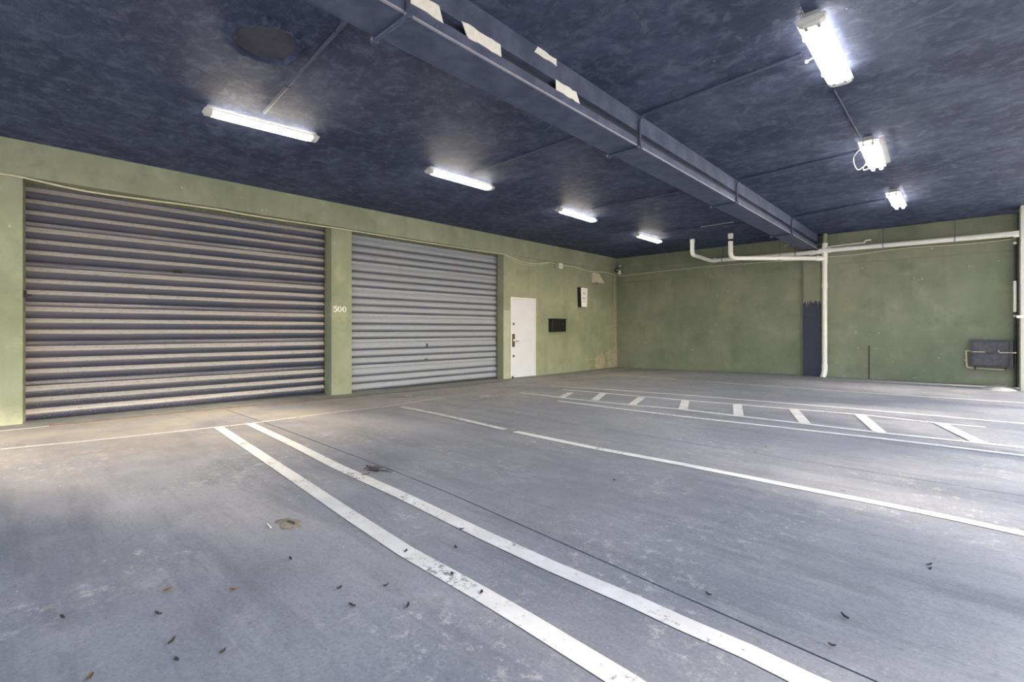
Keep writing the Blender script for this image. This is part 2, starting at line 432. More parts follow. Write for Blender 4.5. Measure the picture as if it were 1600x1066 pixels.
for a, b in (((892,614),(877,622)), ((943,615),(929,626)), ((1003,621.5),(986,634)), ((1071,626),(1067,641)), ((1152,632),(1154,650)), ((1240,641),(1258,662)), ((1344,649.5),(1375,676)), ((1468,662),(1532,693))):
    ribbon([a, b], .13, M['line'], 'hatch_stripe', .007)
def blob(c, rx, ry, mat, name, seed, dz=.006, rag=.3, rot=0):
    n = 22; vs_ = [(c.x, c.y, zf(c.x, c.y)+dz)]
    for k in range(n):
        a = 2*math.pi*k/n; r = 1 + rag*noise.noise(Vector((math.cos(a)*1.6, math.sin(a)*1.6, seed)))*1.6
        dx, dy = rx*r*math.cos(a), ry*r*math.sin(a)
        x, y = c.x + dx*math.cos(rot) - dy*math.sin(rot), c.y + dx*math.sin(rot) + dy*math.cos(rot)
        vs_.append((x, y, zf(x, y)+dz))
    return MB().add(vs_, [(0, 1+k, 1+(k+1) % n) for k in range(n)]).build(name, mat, floor)
blob(PF(768, 620.5), .30, .42, M['pale'], 'patched_spot', 3)
blob(PF(650, 618), .18, .5, M['pale'], 'patched_spot', 5)

# ---------------------------------------------------------------- setting: ceiling and beam
ceil = MB().box(XL-.6, XE, -4, YB+.3, H, H+.3).build('ceiling', M['ceiling'])
tag(ceil, 'dark navy painted rough plaster ceiling', 'ceiling', kind='structure')
pc = P(417, 66, z=H)
n = 72; rim = MB(); vs_, fs_ = [], []
for k in range(n):
    a = 2*math.pi*k/n
    e = 1 + .10*noise.noise(Vector((math.cos(a)*3, math.sin(a)*3, 1.3))) + .05*noise.noise(Vector((math.cos(a)*9, math.sin(a)*9, 7.3)))
    j = .08*abs(noise.noise(Vector((math.cos(a)*7, math.sin(a)*7, 4.2))))
    for r, z in ((.285*e + .05 + j, H - .001), (.285*e + .02, H - .022 - j*.4), (.275*e, H - .016), (.262*e, H - .002)):
        vs_.append((pc.x + r*1.05*math.cos(a), pc.y + r*.86*math.sin(a), z))
for k in range(n):
    for q in range(3): fs_.append((4*k+q, 4*((k+1) % n)+q, 4*((k+1) % n)+q+1, 4*k+q+1))
rim.add(vs_, fs_).build('ragged_rim', M['ceiling'], ceil, smooth=True)
d = MB()
ring = [(pc.x + .265*1.05*math.cos(2*math.pi*k/32), pc.y + .265*.86*math.sin(2*math.pi*k/32), H-.004) for k in range(32)]
d.prism(ring, (0, 0, .003)).build('round_patch', M['patch'], ceil)

random.seed(21)
for k in range(20):                            # plaster flakes curling down round the patch
    a = 2*math.pi*k/20 + random.uniform(-.1, .1); r0 = .275 + random.uniform(0, .02); wd_ = random.uniform(.03, .07); ln = random.uniform(.02, .06); dp = random.uniform(.008, .03)
    rad, tan = Vector((math.cos(a)*1.05, math.sin(a)*.86, 0)), Vector((-math.sin(a), math.cos(a), 0))
    c_ = Vector((pc.x, pc.y, H)) + rad*(r0+ln); e_ = Vector((pc.x, pc.y, H-dp)) + rad*(r0-.012)
    MB().hexa([c_-tan*wd_, c_+tan*wd_, e_+tan*wd_*.7, e_-tan*wd_*.4, c_-tan*wd_+Vector((0,0,-.006)), c_+tan*wd_+Vector((0,0,-.006)), e_+tan*wd_*.7+Vector((0,0,-.005)), e_-tan*wd_*.4+Vector((0,0,-.005))]).build('plaster_flake', M['ceiling'], ceil)
def xb(y): return -2.675 - .0212*y            # lower right edge of the beam (it runs slightly askew)
BW, BZ = .36, 3.262
beam = empty('ceiling_beam', (0, 0, 0)); tag(beam, 'long navy boxed beam running under the ceiling to the back wall', 'beam', kind='structure')
def bbar(x0, x1, z0, z1, y0=-4, y1=YB+.05):
    return MB().hexa([(xb(y0)+x0,y0,z0),(xb(y0)+x1,y0,z0),(xb(y1)+x1,y1,z0),(xb(y1)+x0,y1,z0),(xb(y0)+x0,y0,z1),(xb(y0)+x1,y0,z1),(xb(y1)+x1,y1,z1),(xb(y1)+x0,y1,z1)])
bbar(-BW, 0, BZ, BZ+.088).build('lower_flange', M['beam'], beam)
bbar(-BW+.03, -.05, BZ+.088, BZ+.165).build('joint_strip', M['groove'], beam)
bbar(-BW, .0, BZ+.165, H+.02).build('upper_casing', M['beam'], beam)
bbar(-.012, .004, BZ-.004, BZ+.010).build('edge_angle', M['beam_edge'], beam)
bbar(-BW-.004, -BW+.006, BZ-.003, BZ+.006).build('edge_angle', M['beam'], beam)
# torn white pieces along the joint
def torn(px0, px1, z0, z1, off, seed):
    random.seed(seed)
    y0 = px0; y1 = px1; top, bot = [], []
    for k in range(9):
        y = y0 + (y1-y0)*k/8; j = random.uniform(-.006, .006)
        e = random.uniform(-.035, .035) if k in (0, 8) else 0
        bot.append((xb(y)+off, y+e, z0+j)); top.append((xb(y)+off, y-e*.6, z1-j))
    MB().prism(bot + top[::-1], (.004, 0, 0)).build('torn_tape', M['torn'], beam)
def yb_at(px, py, z):                          # where a pixel on the beam's right face lies
    y = 3
    for i in range(20):
        p = P(px, py, X=xb(y)); y = p.y
    return y
torn(yb_at(612, 0, 0)-.1, yb_at(688, 12, 0), BZ+.083, BZ+.176, .001, 1)
torn(yb_at(724, 42, 0), yb_at(782, 75, 0), BZ+.083, BZ+.176, .001, 2)
torn(yb_at(868, 126, 0), yb_at(902, 143, 0), BZ+.085, BZ+.170, .001, 3)
torn(yb_at(838, 70, 0), yb_at(869, 85, 0), H-.06, H-.003, .0005, 4)

# ---------------------------------------------------------------- setting: left wall
FZ = 3.165                                     # underside of the fascia
PX = XL - .03                                  # pier faces stand a little behind the fascia
wl = empty('wall_left', (XL, 0, 0)); tag(wl, 'green plastered wall with the two roller shutters', 'wall', kind='structure')
Y1a, Y1b, Y2a, Y2b = .33, 4.477, 4.897, 9.13
RD = .30                                       # depth of the reveals
MB().box(XL-.6, XL, -4, YB+.1, FZ, H+.02).build('fascia', M['green'], wl, bevel=.008)
MB().box(XL-.6, PX, -4, Y1a, -.2, FZ).build('pier', M['green'], wl, bevel=.008)
MB().box(XL-.6, PX, Y1b, Y2a, -.2, FZ).build('pillar', M['green'], wl, bevel=.008)
D0, D1, DH = 9.385, 10.395, 2.075
m = MB().box(XL-.6, PX, Y2b, D0, -.2, FZ).box(XL-.6, PX, D0, D1, DH, FZ).box(XL-.6, PX, D1, YB+.1, -.2, FZ).box(XL-.6, PX-.12, D0, D1, -.2, DH)
m.build('wall_panel', M['green'], wl)
MB().box(XL-.7, XL-.55, Y1a-.1, Y2b+.1, -.2, FZ).build('backing', M['rail_dark'], wl)
MB().box(PX-.001, PX+.003, Y2b-.003, D0-.02, zf(-8.9, 9)-.02, 1.72).build('repainted_patch', M['sage'], wl)
MB().box(PX-RD+.07, PX-.002, Y2b-.004, Y2b+.002, zf(-8.9, 9)-.02, 1.40).build('repainted_patch', M['olive'], wl)
# bare plaster near the corner
def wall_blob(name, mat, pts, X, th=.004, parent=wl):
    poly = [P(x, y, X=X) for x, y in pts]
    MB().prism([(X, p.y, p.z) for p in poly], (th, 0, 0)).build(name, mat, parent)
wall_blob('bare_plaster', M['plaster'], [(930,561),(934,554),(941,551),(945,556),(946,566),(943,574),(937,577),(931,575),(929,568)], PX-.001)
wall_blob('bare_plaster', M['plaster'], [(946,551),(953,546),(962,541),(963.5,545),(963.5,573),(956,573.5),(948,575),(950,566)], PX-.001)
wall_blob('bare_plaster', M['plaster'], [(959,432),(961,432),(962.5,542),(960,542)], PX-.001)
wall_blob('bare_plaster', M['plaster'], [(913,561),(929,560),(930,561.5),(913,562.5)], PX-.001)

# number 500 in serif digits
hn = empty('house_number', (PX, 4.64, 1.61)); tag(hn, 'white serif number 500 on the green pillar between the shutters', 'number')
def ellipse(cy, cz, ry, rz, n=28): return [(cy + ry*math.cos(2*math.pi*k/n), cz + rz*math.sin(2*math.pi*k/n)) for k in range(n)]
def ring_mesh(o, i, x0, th):
    n = len(o); m = MB()
    v = [(x0, *q) for q in o] + [(x0, *q) for q in i] + [(x0+th, *q) for q in o] + [(x0+th, *q) for q in i]
    f = []
    for k in range(n):
        l = (k+1) % n
        f += [(k, l, n+l, n+k), (2*n+k, 3*n+k, 3*n+l, 2*n+l), (k, 2*n+k, 2*n+l, l), (n+k, n+l, 3*n+l, 3*n+k)]
    return m.add(v, f)
nz0, nh = 1.555, .105
y5 = 4.515
m = MB()
def seg(a, b, w0, w1=None):
    a, b = Vector((0, *a)), Vector((0, *b)); d_ = (b-a).normalized(); s_ = Vector((0, -d_.z, d_.y)); w1 = w1 or w0
    m.prism([a+s_*w0/2+Vector((PX,0,0)), b+s_*w1/2+Vector((PX,0,0)), b-s_*w1/2+Vector((PX,0,0)), a-s_*w0/2+Vector((PX,0,0))], (.012, 0, 0))
seg((y5+.008, nz0+nh-.008), (y5+.066, nz0+nh-.008), .016, .018)
seg((y5+.012, nz0+nh-.006), (y5+.007, nz0+.055), .009)
arc = [(y5+.030 + .036*math.cos(a)*1., nz0+.034 + .033*math.sin(a)) for a in [math.radians(q) for q in range(140, -151, -26)]]
for k, (a, b) in enumerate(zip(arc, arc[1:])):
    w_ = lambda q: .009 + .011*max(0, math.sin(math.pi*q/(len(arc)-1)))
    seg(a, b, w_(k), w_(k+1))
m.tube([(PX, y5+.006, nz0+.016), (PX+.012, y5+.006, nz0+.016)], .009, 12)
m.build('digit', M['sign'], hn)
for cy in (4.640, 4.737):
    ring_mesh(ellipse(cy, nz0+nh/2, .040, nh/2+.002), ellipse(cy, nz0+nh/2, .022, nh/2-.007), PX, .012).build('digit', M['sign'], hn)

# roller shutters -------------------------------------------------
CXP = PX - RD + .03                            # curtain plane
PER = 3.17/6; RIB = PER*.283
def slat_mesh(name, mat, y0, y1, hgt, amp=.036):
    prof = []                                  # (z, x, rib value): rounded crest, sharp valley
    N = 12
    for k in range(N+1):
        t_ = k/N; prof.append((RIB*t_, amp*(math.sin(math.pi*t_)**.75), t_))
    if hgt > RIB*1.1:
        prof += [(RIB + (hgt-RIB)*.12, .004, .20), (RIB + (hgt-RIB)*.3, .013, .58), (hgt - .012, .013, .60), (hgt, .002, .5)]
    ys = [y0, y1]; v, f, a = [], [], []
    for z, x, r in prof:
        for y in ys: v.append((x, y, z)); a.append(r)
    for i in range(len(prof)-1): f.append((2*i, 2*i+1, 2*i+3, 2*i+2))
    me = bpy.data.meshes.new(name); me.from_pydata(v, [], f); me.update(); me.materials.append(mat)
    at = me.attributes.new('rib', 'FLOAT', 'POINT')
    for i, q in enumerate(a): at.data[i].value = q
    bm = bmesh.new(); bm.from_mesh(me); bmesh.ops.recalc_face_normals(bm, faces=bm.faces)
    if bm.faces[0:1] and sum(q.normal.x for q in bm.faces) < 0: bmesh.ops.reverse_faces(bm, faces=bm.faces)
    bm.to_mesh(me); bm.free()
    for p in me.polygons: p.use_smooth = True
    return me
def shutter_door(idx, ya, yb, mat, label):
    ZB = zf(XL-.3, (ya+yb)/2) + .015
    root = empty('door_%d' % idx, (CXP, (ya+yb)/2, ZB)); yc = (ya+yb)/2
    tag(root, label, 'door', kind='structure')
    a, b = ya+.02-yc, yb-.02-yc
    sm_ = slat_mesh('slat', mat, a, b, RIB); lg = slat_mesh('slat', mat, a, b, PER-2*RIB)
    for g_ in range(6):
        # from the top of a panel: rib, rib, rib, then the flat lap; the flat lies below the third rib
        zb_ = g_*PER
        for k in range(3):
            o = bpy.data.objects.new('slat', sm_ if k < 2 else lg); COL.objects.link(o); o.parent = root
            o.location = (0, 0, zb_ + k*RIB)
    zf0 = zf(XL-.3, yc)
    MB().box(CXP-.02, CXP+.05, ya+.01, yb-.01, zf0-.03, ZB+.004).build('bottom_bar', M['rail_dark'], root)
    for y0, y1 in ((ya-.004, ya+.025), (yb-.025, yb+.004)):
        MB().box(CXP-.03, CXP+.0, y0, y1, zf0-.05, FZ).build('guide_slot', M['rail_dark'], root)
    MB().box(CXP+.055, CXP+.066, yb-.030, yb+.002, zf0-.05, FZ-.02).build('guide_rail', M['rail'], root)
    MB().box(CXP+.055, CXP+.066, ya-.002, ya+.030, zf0-.05, FZ-.02).build('guide_rail', M['rail'], root)
    MB().box(CXP-.02, CXP+.07, ya, yb, FZ-.035, FZ+.01).build('header_strip', M['rail'], root)
    return root
s1 = shutter_door(1, Y1a, Y1b, M['shut1'], 'dark banded corrugated steel roller shutter left of the 500 pillar')
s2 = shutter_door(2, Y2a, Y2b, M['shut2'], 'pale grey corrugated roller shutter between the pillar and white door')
p = P(38, 460, X=CXP+.07)
MB().box(CXP+.066, CXP+.10, Y1a+.005, Y1a+.04, p.z-.05, p.z+.05).tube([(CXP+.08, Y1a+.02, p.z), (CXP+.09, Y1a+.09, p.z-.01)], .008, 8).build('latch', M['rubber'], s1)
p = P(278, 425, X=CXP+.04)
MB().tube([(CXP+.036, p.y-.06, p.z), (CXP+.046, p.y+.06, p.z)], .014, 8).build('pull_slot', M['rubber'], s1)
p = P(667, 541, X=CXP+.04)
MB().box(CXP+.034, CXP+.052, p.y-.02, p.y+.03, p.z-.03, p.z+.06).build('pull_tab', M['cab'], s2)
p = P(667, 561, X=CXP+.04)
MB().box(CXP+.034, CXP+.046, p.y-.06, p.y+.03, p.z-.02, p.z+.01).build('pull_slot', M['cab_rim'], s2)

# white door ------------------------------------------------------
zd = zf(-8.9, 9.9)
dr = empty('door_3', (PX, 9.89, zd)); tag(dr, 'plain white steel door with lever lock beside the grey shutter', 'door', kind='structure')
m = MB().box(PX-.06, PX+.012, D0, D0+.035, zd, DH).box(PX-.06, PX+.012, D1-.035, D1, zd, DH).box(PX-.06, PX+.012, D0+.035, D1-.035, DH-.04, DH)
m.build('door_frame', M['white_frame'], dr)
leaf = MB().box(PX-.045, PX+.002, D0+.038, D1-.038, zd+.012, DH-.043).build('door_panel', M['white'], dr, bevel=.003)
def onp(x, y): return P(x, y, X=PX)
p = onp(803.3, 532); z0 = p.z
MB().box(PX+.002, PX+.02, D0+.06, D0+.155, z0-.17, z0+.17).build('lock_plate', M['steel'], leaf, bevel=.004)
MB().tube([(PX+.02, D0+.108, z0), (PX+.055, D0+.108, z0)], .028, 14).build('lock_cylinder', M['pvc'], leaf, smooth=True)
MB().tube(bend_path([(PX+.02, D0+.11, z0-.02), (PX+.07, D0+.11, z0-.02), (PX+.07, D0+.26, z0-.02)], .02), .010, 8).build('lever', M['steel'], leaf, smooth=True)
for py in (506.3, 556.5):
    p = onp(803.6, py); MB().tube([(PX+.002, D0+.115, p.z), (PX+.02, D0+.115, p.z)], .033, 14).build('deadbolt', M['steel'], leaf, smooth=True)
MB().box(PX+.002, PX+.03, D0+.04, D0+.10, zd+.012, zd+.05).build('kick_stop', M['rubber'], leaf)

# ---------------------------------------------------------------- setting: back wall
wb = empty('wall_back', (0, YB, 0)); tag(wb, 'scuffed dark green plaster wall at the far end', 'wall', kind='structure')
MB().box(XL-.6, XE, YB+.02, YB+.3, -.2, H+.02).build('wall_panel', M['green_back'], wb)
MB().box(XL-.1, -3.32, YB, YB+.1, 2.80, H+.02).build('tie_beam', M['green_back'], wb, bevel=.006)
MB().box(-2.93, XE, YB-.005, YB+.1, 2.86, H+.02).build('tie_beam', M['green_back'], wb, bevel=.006)
PA, PB_ = -3.325, -2.945
MB().box(PA, PB_, YB-.10, YB+.1, -.2, BZ+.02).build('pilaster', M['green_back'], wb, bevel=.008)
random.seed(3)
bot, top = [], []
for k in range(25):
    x = PA-.002 + (PB_-PA+.004)*k/24; top.append((x, YB-.102, 1.90 + .10*noise.noise(Vector((k*.7, 1, 2))) + random.uniform(-.05, .08)))
MB().prism([(PA-.002, YB-.102, -.1), (PB_+.002, YB-.102, -.1)] + top[::-1], (0, -.002, 0)).build('brushed_navy_paint', M['navy_dark'], wb)
MB().box(PB_-.001, PB_+.003, YB-.102, YB+.02, -.1, 1.9).build('brushed_navy_paint', M['navy_dark'], wb)
p0, p1 = P(1358, 540, Y=YB+.02), P(1358, 592, Y=YB+.02)
MB().box(p0.x-.011, p0.x+.011, YB+.005, YB+.022, 0, p0.z).build('rusty_strip', M['rust'], wb)
# end column at the open side
col = MB().box(.575, XE, 13.75, 14.15, -.1, H+.01).build('column', M['column'], bevel=.01)
tag(col, 'pale square column at the open right edge of the back wall', 'column', kind='structure')
MB().box(.565, .60, YB-.12, YB+.05, 0, H).build('trim_1', M['rail_dark'])
tag(bpy.data.objects['trim_1'], 'dark vertical gap strip between the green wall and end column', 'trim', kind='structure')

# ---------------------------------------------------------------- ceiling lights
def fixture(px_a, px_b, x0, lens, label, mat, wd=.15, extra=None):
    zc = H - .10
    a, b = P(*px_a, z=zc), P(*px_b, z=zc)
    a = Vector((a.x, a.y, 0)); b = Vector((b.x, b.y, 0)); c = (a+b)/2
    L = min(1.34, max(1.2, (b-a).length)); ang = math.atan2(b.y-a.y, b.x-a.x) - math.pi/2
    root = empty('strip_light', (c.x, c.y, H)); root.rotation_euler = (0, 0, ang)
    tag(root, label, 'light', 'lit fluorescent strip lights on the navy ceiling')
    h_, w_ = L/2, wd/2
    def part(name, m_, mt, parent=root, **k): return m_.build(name, mt, parent, origin=(0,0,0), **k)
    part('housing', MB().hexa([(-w_*.8,-h_,-.055),(w_*.8,-h_,-.055),(w_*.8,h_,-.055),(-w_*.8,h_,-.055),(-w_*.5,-h_+.03,0),(w_*.5,-h_+.03,0),(w_*.5,h_-.03,0),(-w_*.5,h_-.03,0)]), M['housing'])
    part('rim', MB().box(-w_-.006,-w_+.004,-h_,h_,-.066,-.052).box(w_-.004,w_+.006,-h_,h_,-.066,-.052).box(-w_,w_,-h_-.006,-h_+.006,-.066,-.052).box(-w_,w_,h_-.006,h_+.006,-.066,-.052), M['housing'])
    if lens:
        prof = [(-w_, -.058), (-w_*.94, -.086), (-w_*.6, -.100), (w_*.6, -.100), (w_*.94, -.086), (w_, -.058)]
        part('diffuser', MB().prism([(x, -h_+.075, z) for x, z in prof], (0, L-.15, 0)), mat)
        for s in (-1, 1):
            y0 = s*(h_-.072)
            part('end_cap', MB().prism([(x, y0, z) for x, z in prof], (0, s*.066, 0)), M['housing'])
            for q in (-1, 1): part('lamp_holder', MB().box(q*w_*.45-.012, q*w_*.45+.012, y0-.012*s-.02, y0-.012*s+.02, -.106, -.098), M['conduit_grey'])
    else:
        for q in (-1, 1):
            part('tube', MB().tube([(q*w_*.5, -h_+.05, -.088), (q*w_*.5, h_-.05, -.088)], .024, 12), mat, smooth=True)
            for s in (-1, 1): part('lamp_holder', MB().box(q*w_*.5-.016, q*w_*.5+.016, s*(h_-.035)-.016, s*(h_-.035)+.016, -.115, -.055), M['housing'])
        part('glowing_reflector', MB().box(-w_*.85, w_*.85, -h_+.05, h_-.05, -.060, -.056), mat)  # plate emits like the tubes, its reflected glow put into the material
    for yy in (-h_*.55, h_*.6): part('clip', MB().box(-w_-.016, -w_+.004, yy-.02, yy+.02, -.075, -.045), M['housing'])
    if extra: extra(part, w_, h_)
    return root
def x_near(part, w_, h_):
    part('pull_knob', MB().tube([(-w_-.004, .0, -.06), (-w_-.055, .0, -.075)], .006, 8).sphere((-w_-.06, 0, -.078), .016, 10, 6), M['pvc'], smooth=True)
def x_open(part, w_, h_):
    part('loose_wire', MB().tube(smooth_path([(-w_, -h_*.6, -.06), (-w_-.10, -h_*.3, -.12), (-w_-.08, h_*.15, -.2), (-w_*.8, h_*.3, -.10)], 6), .0035, 6), M['pvc'], smooth=True)
    part('loose_wire', MB().tube(smooth_path([(-w_, h_*.4, -.06), (-w_-.05, h_*.6, -.13), (-w_*.9, h_*.85, -.08)], 6), .003, 6), M['pvc'], smooth=True)
    part('hinged_lens', MB().hexa([(w_+.004,-h_,-.07),(w_+.012,-h_,-.07),(w_+.012,h_*.8,-.07),(w_+.004,h_*.8,-.07),(w_+.06,-h_,-.05),(w_+.07,-h_,-.05),(w_+.07,h_*.8,-.05),(w_+.06,h_*.8,-.05)]), M['acrylic'])
FX = []
FX.append(fixture((319,178), (495,222), -5.9, True, 'largest left-hand strip light, near the round ceiling patch', M['lamp']))
FX.append(fixture((668,270), (768,298), -5.9, True, 'second strip light from the camera in the row over the shutters', M['lamp']))
FX.append(fixture((871,330), (930,348), -5.9, True, 'third strip light from the camera in the row over the shutters', M['lamp']))
FX.append(fixture((991,368), (1034,381), -5.9, True, 'farthest strip light in the row over the shutters, near the back wall', M['lamp']))
FX.append(fixture((1266,35), (1314,134), -.95, True, 'largest right-hand strip light with wide diffuser, at the top of the picture', M['lampw'], .19, x_near))
FX.append(fixture((1353,217), (1373,271), -.95, False, 'right-hand strip light with open cover and loose hanging wires', M['lampw'], .19, x_open))
FX.append(fixture((1394,303), (1407,327), -.95, False, 'farthest right-hand strip light with two bare tubes', M['lampw'], .19))

# conduits that cross the ceiling and dip under the beam
def conduit(xl, yl, xr, yr, ybm, label, left=True, right=True):
    z = H - .022; r = .016
    root = empty('conduit', ((xl+xr)/2, ybm, z)); tag(root, label, 'conduit', 'navy painted conduits crossing under the beam')
    bl, br = xb(ybm)-BW-.022, xb(ybm)+.022
    zu = BZ - .022
    if left: MB().tube(bend_path([(xl, yl, z), (bl, ybm, z), (bl, ybm, zu+.03)], .05), r, 8).build('pipe_run', M['conduit_navy'], root, smooth=True)
    MB().tube([(bl, ybm, zu), (br, ybm, zu)], r*1.05, 8).build('cross_pipe', M['conduit_navy'], root, smooth=True)
    MB().tube(bend_path([(br, ybm, zu), (br, ybm, z), (xr, yr, z)], .10, 8), r, 8).build('pipe_run', M['conduit_navy'], root, smooth=True)
    for x in (bl, br):
        MB().box(x-.024, x+.024, ybm-.022, ybm+.022, zu-.024, zu+.030).build('elbow_fitting', M['conduit_navy'], root, bevel=.006)
        MB().tube([(x, ybm-.028, zu), (x, ybm+.028, zu)], .012, 8).build('screw_cap', M['conduit_grey'], root)
    if left:
        for t_ in (.3, .75):
            q = Vector((xl, yl, 0)).lerp(Vector((bl, ybm, 0)), t_); MB().box(q.x-.010, q.x+.010, q.y-.024, q.y+.024, z-.018, z+.004).build('strap', M['conduit_navy'], root)
c1 = P(412, 176, z=H-.02)
y1 = P(607, 42, z=BZ).y
conduit(c1.x, c1.y, -.6, y1-.1, y1, 'conduit under the beam nearest the camera, leading to the nearest left light')
c2, c2r = P(735, 272, z=H-.02), P(1252, 85, z=H-.02)
y2 = P(981, 233, z=BZ).y
conduit(c2.x, c2.y, c2r.x, c2r.y, y2, 'conduit bent under the beam beside the small torn white piece')
c3, c3r = P(925, 326, z=H-.02), P(1345, 236, z=H-.02)
y3 = P(1134, 318, z=BZ).y
conduit(c3.x, c3.y, c3r.x, c3r.y, y3, 'third conduit under the beam, leading to the light with loose wires')
c4, c4r = P(1035, 362, z=H-.02), P(1384, 311, z=H-.02)
y4 = P(1219, 367, z=BZ).y
conduit(c4.x, c4.y, c4r.x, c4r.y, y4, 'conduit under the far end of the beam above the white pipes')
a, b = P(1303, 140, z=H-.015), P(1343, 212, z=H-.015)
tag(MB().tube([a, b], .009, 8).build('conduit', M['conduit_navy'], origin=(a+b)/2), 'thin conduit on the ceiling between the two nearest right-hand lights', 'conduit')
a, b = P(1095, 354.5, z=H-.02), P(1146, 347, z=H-.02)
tag(MB().tube([a, b], .016, 8).build('conduit', M['conduit_grey'], origin=(a+b)/2), 'short bare grey conduit length on the ceiling left of the beam', 'conduit')

# ---------------------------------------------------------------- white drain pipes on the back wall
ST = P(1288.6, 500, Y=YB-.16); sx, sy = ST.x, YB-.16; R = .056
pipe = empty('drain_pipe', (sx, sy, zf(sx, sy))); tag(pipe, 'white plastic drain pipes, one stack with branches along the back wall', 'pipe')
zt = P(1288.6, 384, Y=sy).z
MB().tube([(sx, sy, .22), (sx, sy, zt)], R, 16).build('stack', M['pvc'], pipe, smooth=True)
MB().tube([(sx, sy, zt), (sx, sy, H)], R*1.08, 16).build('painted_stack', M['pipe_green'], pipe, smooth=True)
def coupling(c, d, l=.10, k=1.2, mat='pvc'):
    c, d = Vector(c), Vector(d).normalized()*l/2; MB().tube([c-d, c+d], R*k, 16).build('coupling', M[mat], pipe, smooth=True)
coupling((sx, sy, zt), (0,0,1), .12)
coupling((sx, sy, P(1288, 447, Y=sy).z), (0,0,1), .12, 1.15)
MB().tube(bend_path([(sx, sy, .34), (sx, sy, .17), (sx-.045, sy-.07, .05), (sx-.045, sy-.07, zf(sx, sy))], .10), [R*1.15]*3 + [R*1.12]*60, 14).v
m = MB(); pth = bend_path([(sx, sy, .34), (sx, sy, .16), (sx-.03, sy-.05, .02)], .08); m.tube(pth, R*1.16, 14).build('foot_elbow', M['pvc'], pipe, smooth=True)
MB().tube([(sx-.03, sy-.05, .09), (sx-.03, sy-.05, zf(sx, sy)-.01)], R*.8, 12).build('foot', M['rubble'], pipe, smooth=True)
# right branch
r0, r1 = P(1290, 391.5, Y=sy), P(1592, 365.5, Y=sy)
MB().tube([(sx, sy, r0.z), (1.3, sy, r1.z - (1.3-r1.x)*0)], R, 14).build('branch', M['pvc'], pipe, smooth=True)
coupling((sx, sy, r0.z), (1,0,0), .26)
coupling((r1.x, sy, r1.z), (1,0,0), .16)
# long left branch: drops from the ceiling, then along the wall
da = P(1081.7, 374, z=H); la = P(1110.7, 407.5, Y=sy); el = P(1082, 397, X=da.x)
k = (da.y); el = Vector((da.x, da.y, P(1082, 398, Y=da.y).z))
end = P(1286, 393.5, Y=sy)
MB().tube(bend_path([da, el, la, (sx, sy, end.z)], .14, 8), R, 14).build('branch', M['pvc'], pipe, smooth=True)
coupling(da - Vector((0,0,.05)), (0,0,1), .09, 1.12)
coupling(la + Vector((.12,0,0)), (1,0,0), .10)
coupling((sx-.28, sy, end.z), (1,0,0), .12)
# short left branch
db = P(1141.6, 365, z=H); lb = Vector((db.x, db.y, P(1141.6, 403.5, Y=db.y).z)); eb = P(1287, 404, Y=sy)
MB().tube(bend_path([db - Vector((0,0,.03)), lb, (sx, sy, eb.z)], .14, 8), R, 14).build('branch', M['pvc'], pipe, smooth=True)
coupling(db - Vector((0,0,.17)), (0,0,1), .05, 1.2, 'rubber')
coupling(db - Vector((0,0,.05)), (0,0,1), .09, 1.12)
coupling((sx, sy, eb.z), (0,0,1), .28, 1.16)
dv = (Vector((sx, sy, eb.z)) - lb).normalized(); coupling(Vector((sx, sy, eb.z)) - dv*.16, dv, .12)
def hanger(x, y, z):
    rod = MB().tube([(x, y, z+R*.9), (x, y, H)], .006, 6).build('hanger_rod', M['conduit_navy'], pipe)
    o_ = [(y + R*1.16*math.cos(2*math.pi*k/16), z + R*1.16*math.sin(2*math.pi*k/16)) for k in range(16)]
    i_ = [(y + R*1.01*math.cos(2*math.pi*k/16), z + R*1.01*math.sin(2*math.pi*k/16)) for k in range(16)]
    ring_mesh(o_, i_, x-.012, .024).build('hanger_strap', M['conduit_grey'], rod)
for px in (1129, 1243):
    q = P(px, 400, Y=sy); t_ = (q.x-la.x)/(sx-la.x); hanger(q.x, sy, la.z + (end.z-la.z)*t_)
q = P(1094, 400, Y=(el.y+la.y)/2); hanger(el.x*.62+la.x*.38, el.y*.62+la.y*.38, el.z*.62+la.z*.38)
tt = .52; hb = lb.lerp(Vector((sx, sy, eb.z)), tt); hanger(hb.x, hb.y, hb.z)
for px in (1380, 1492):
    q = P(px, 380, Y=sy); t_ = (q.x-sx)/(1.3-sx); hanger(q.x, sy, r0.z + (r1.z-r0.z)*t_)
# thin pipe above the right branch
a, b = P(1294, 386, Y=YB-.05), P(1357, 378.5, Y=YB-.05)
tp = empty('thin_pipe', a); tag(tp, 'thin white pipe above the drain branch right of the stack', 'pipe')
MB().tube(bend_path([a, b + Vector((-.08,0,0)), b + Vector((-.06,0,.05)), b + Vector((.05,0,.05))], .03), .021, 8).build('pipe_run', M['pvc'], tp, smooth=True)
MB().tube([b + Vector((-.10,0,0)), b + Vector((-.06,0,0))], .028, 10).build('coupling', M['pvc'], tp)
a, b = P(1225, 384.5, Y=YB-.05), P(1256, 375.5, Y=YB-.05)
tag(MB().tube([a, b], .016, 8).build('thin_pipe', M['pvc_old'], origin=a), 'short thin pipe behind the left drain branch below the beam', 'pipe')

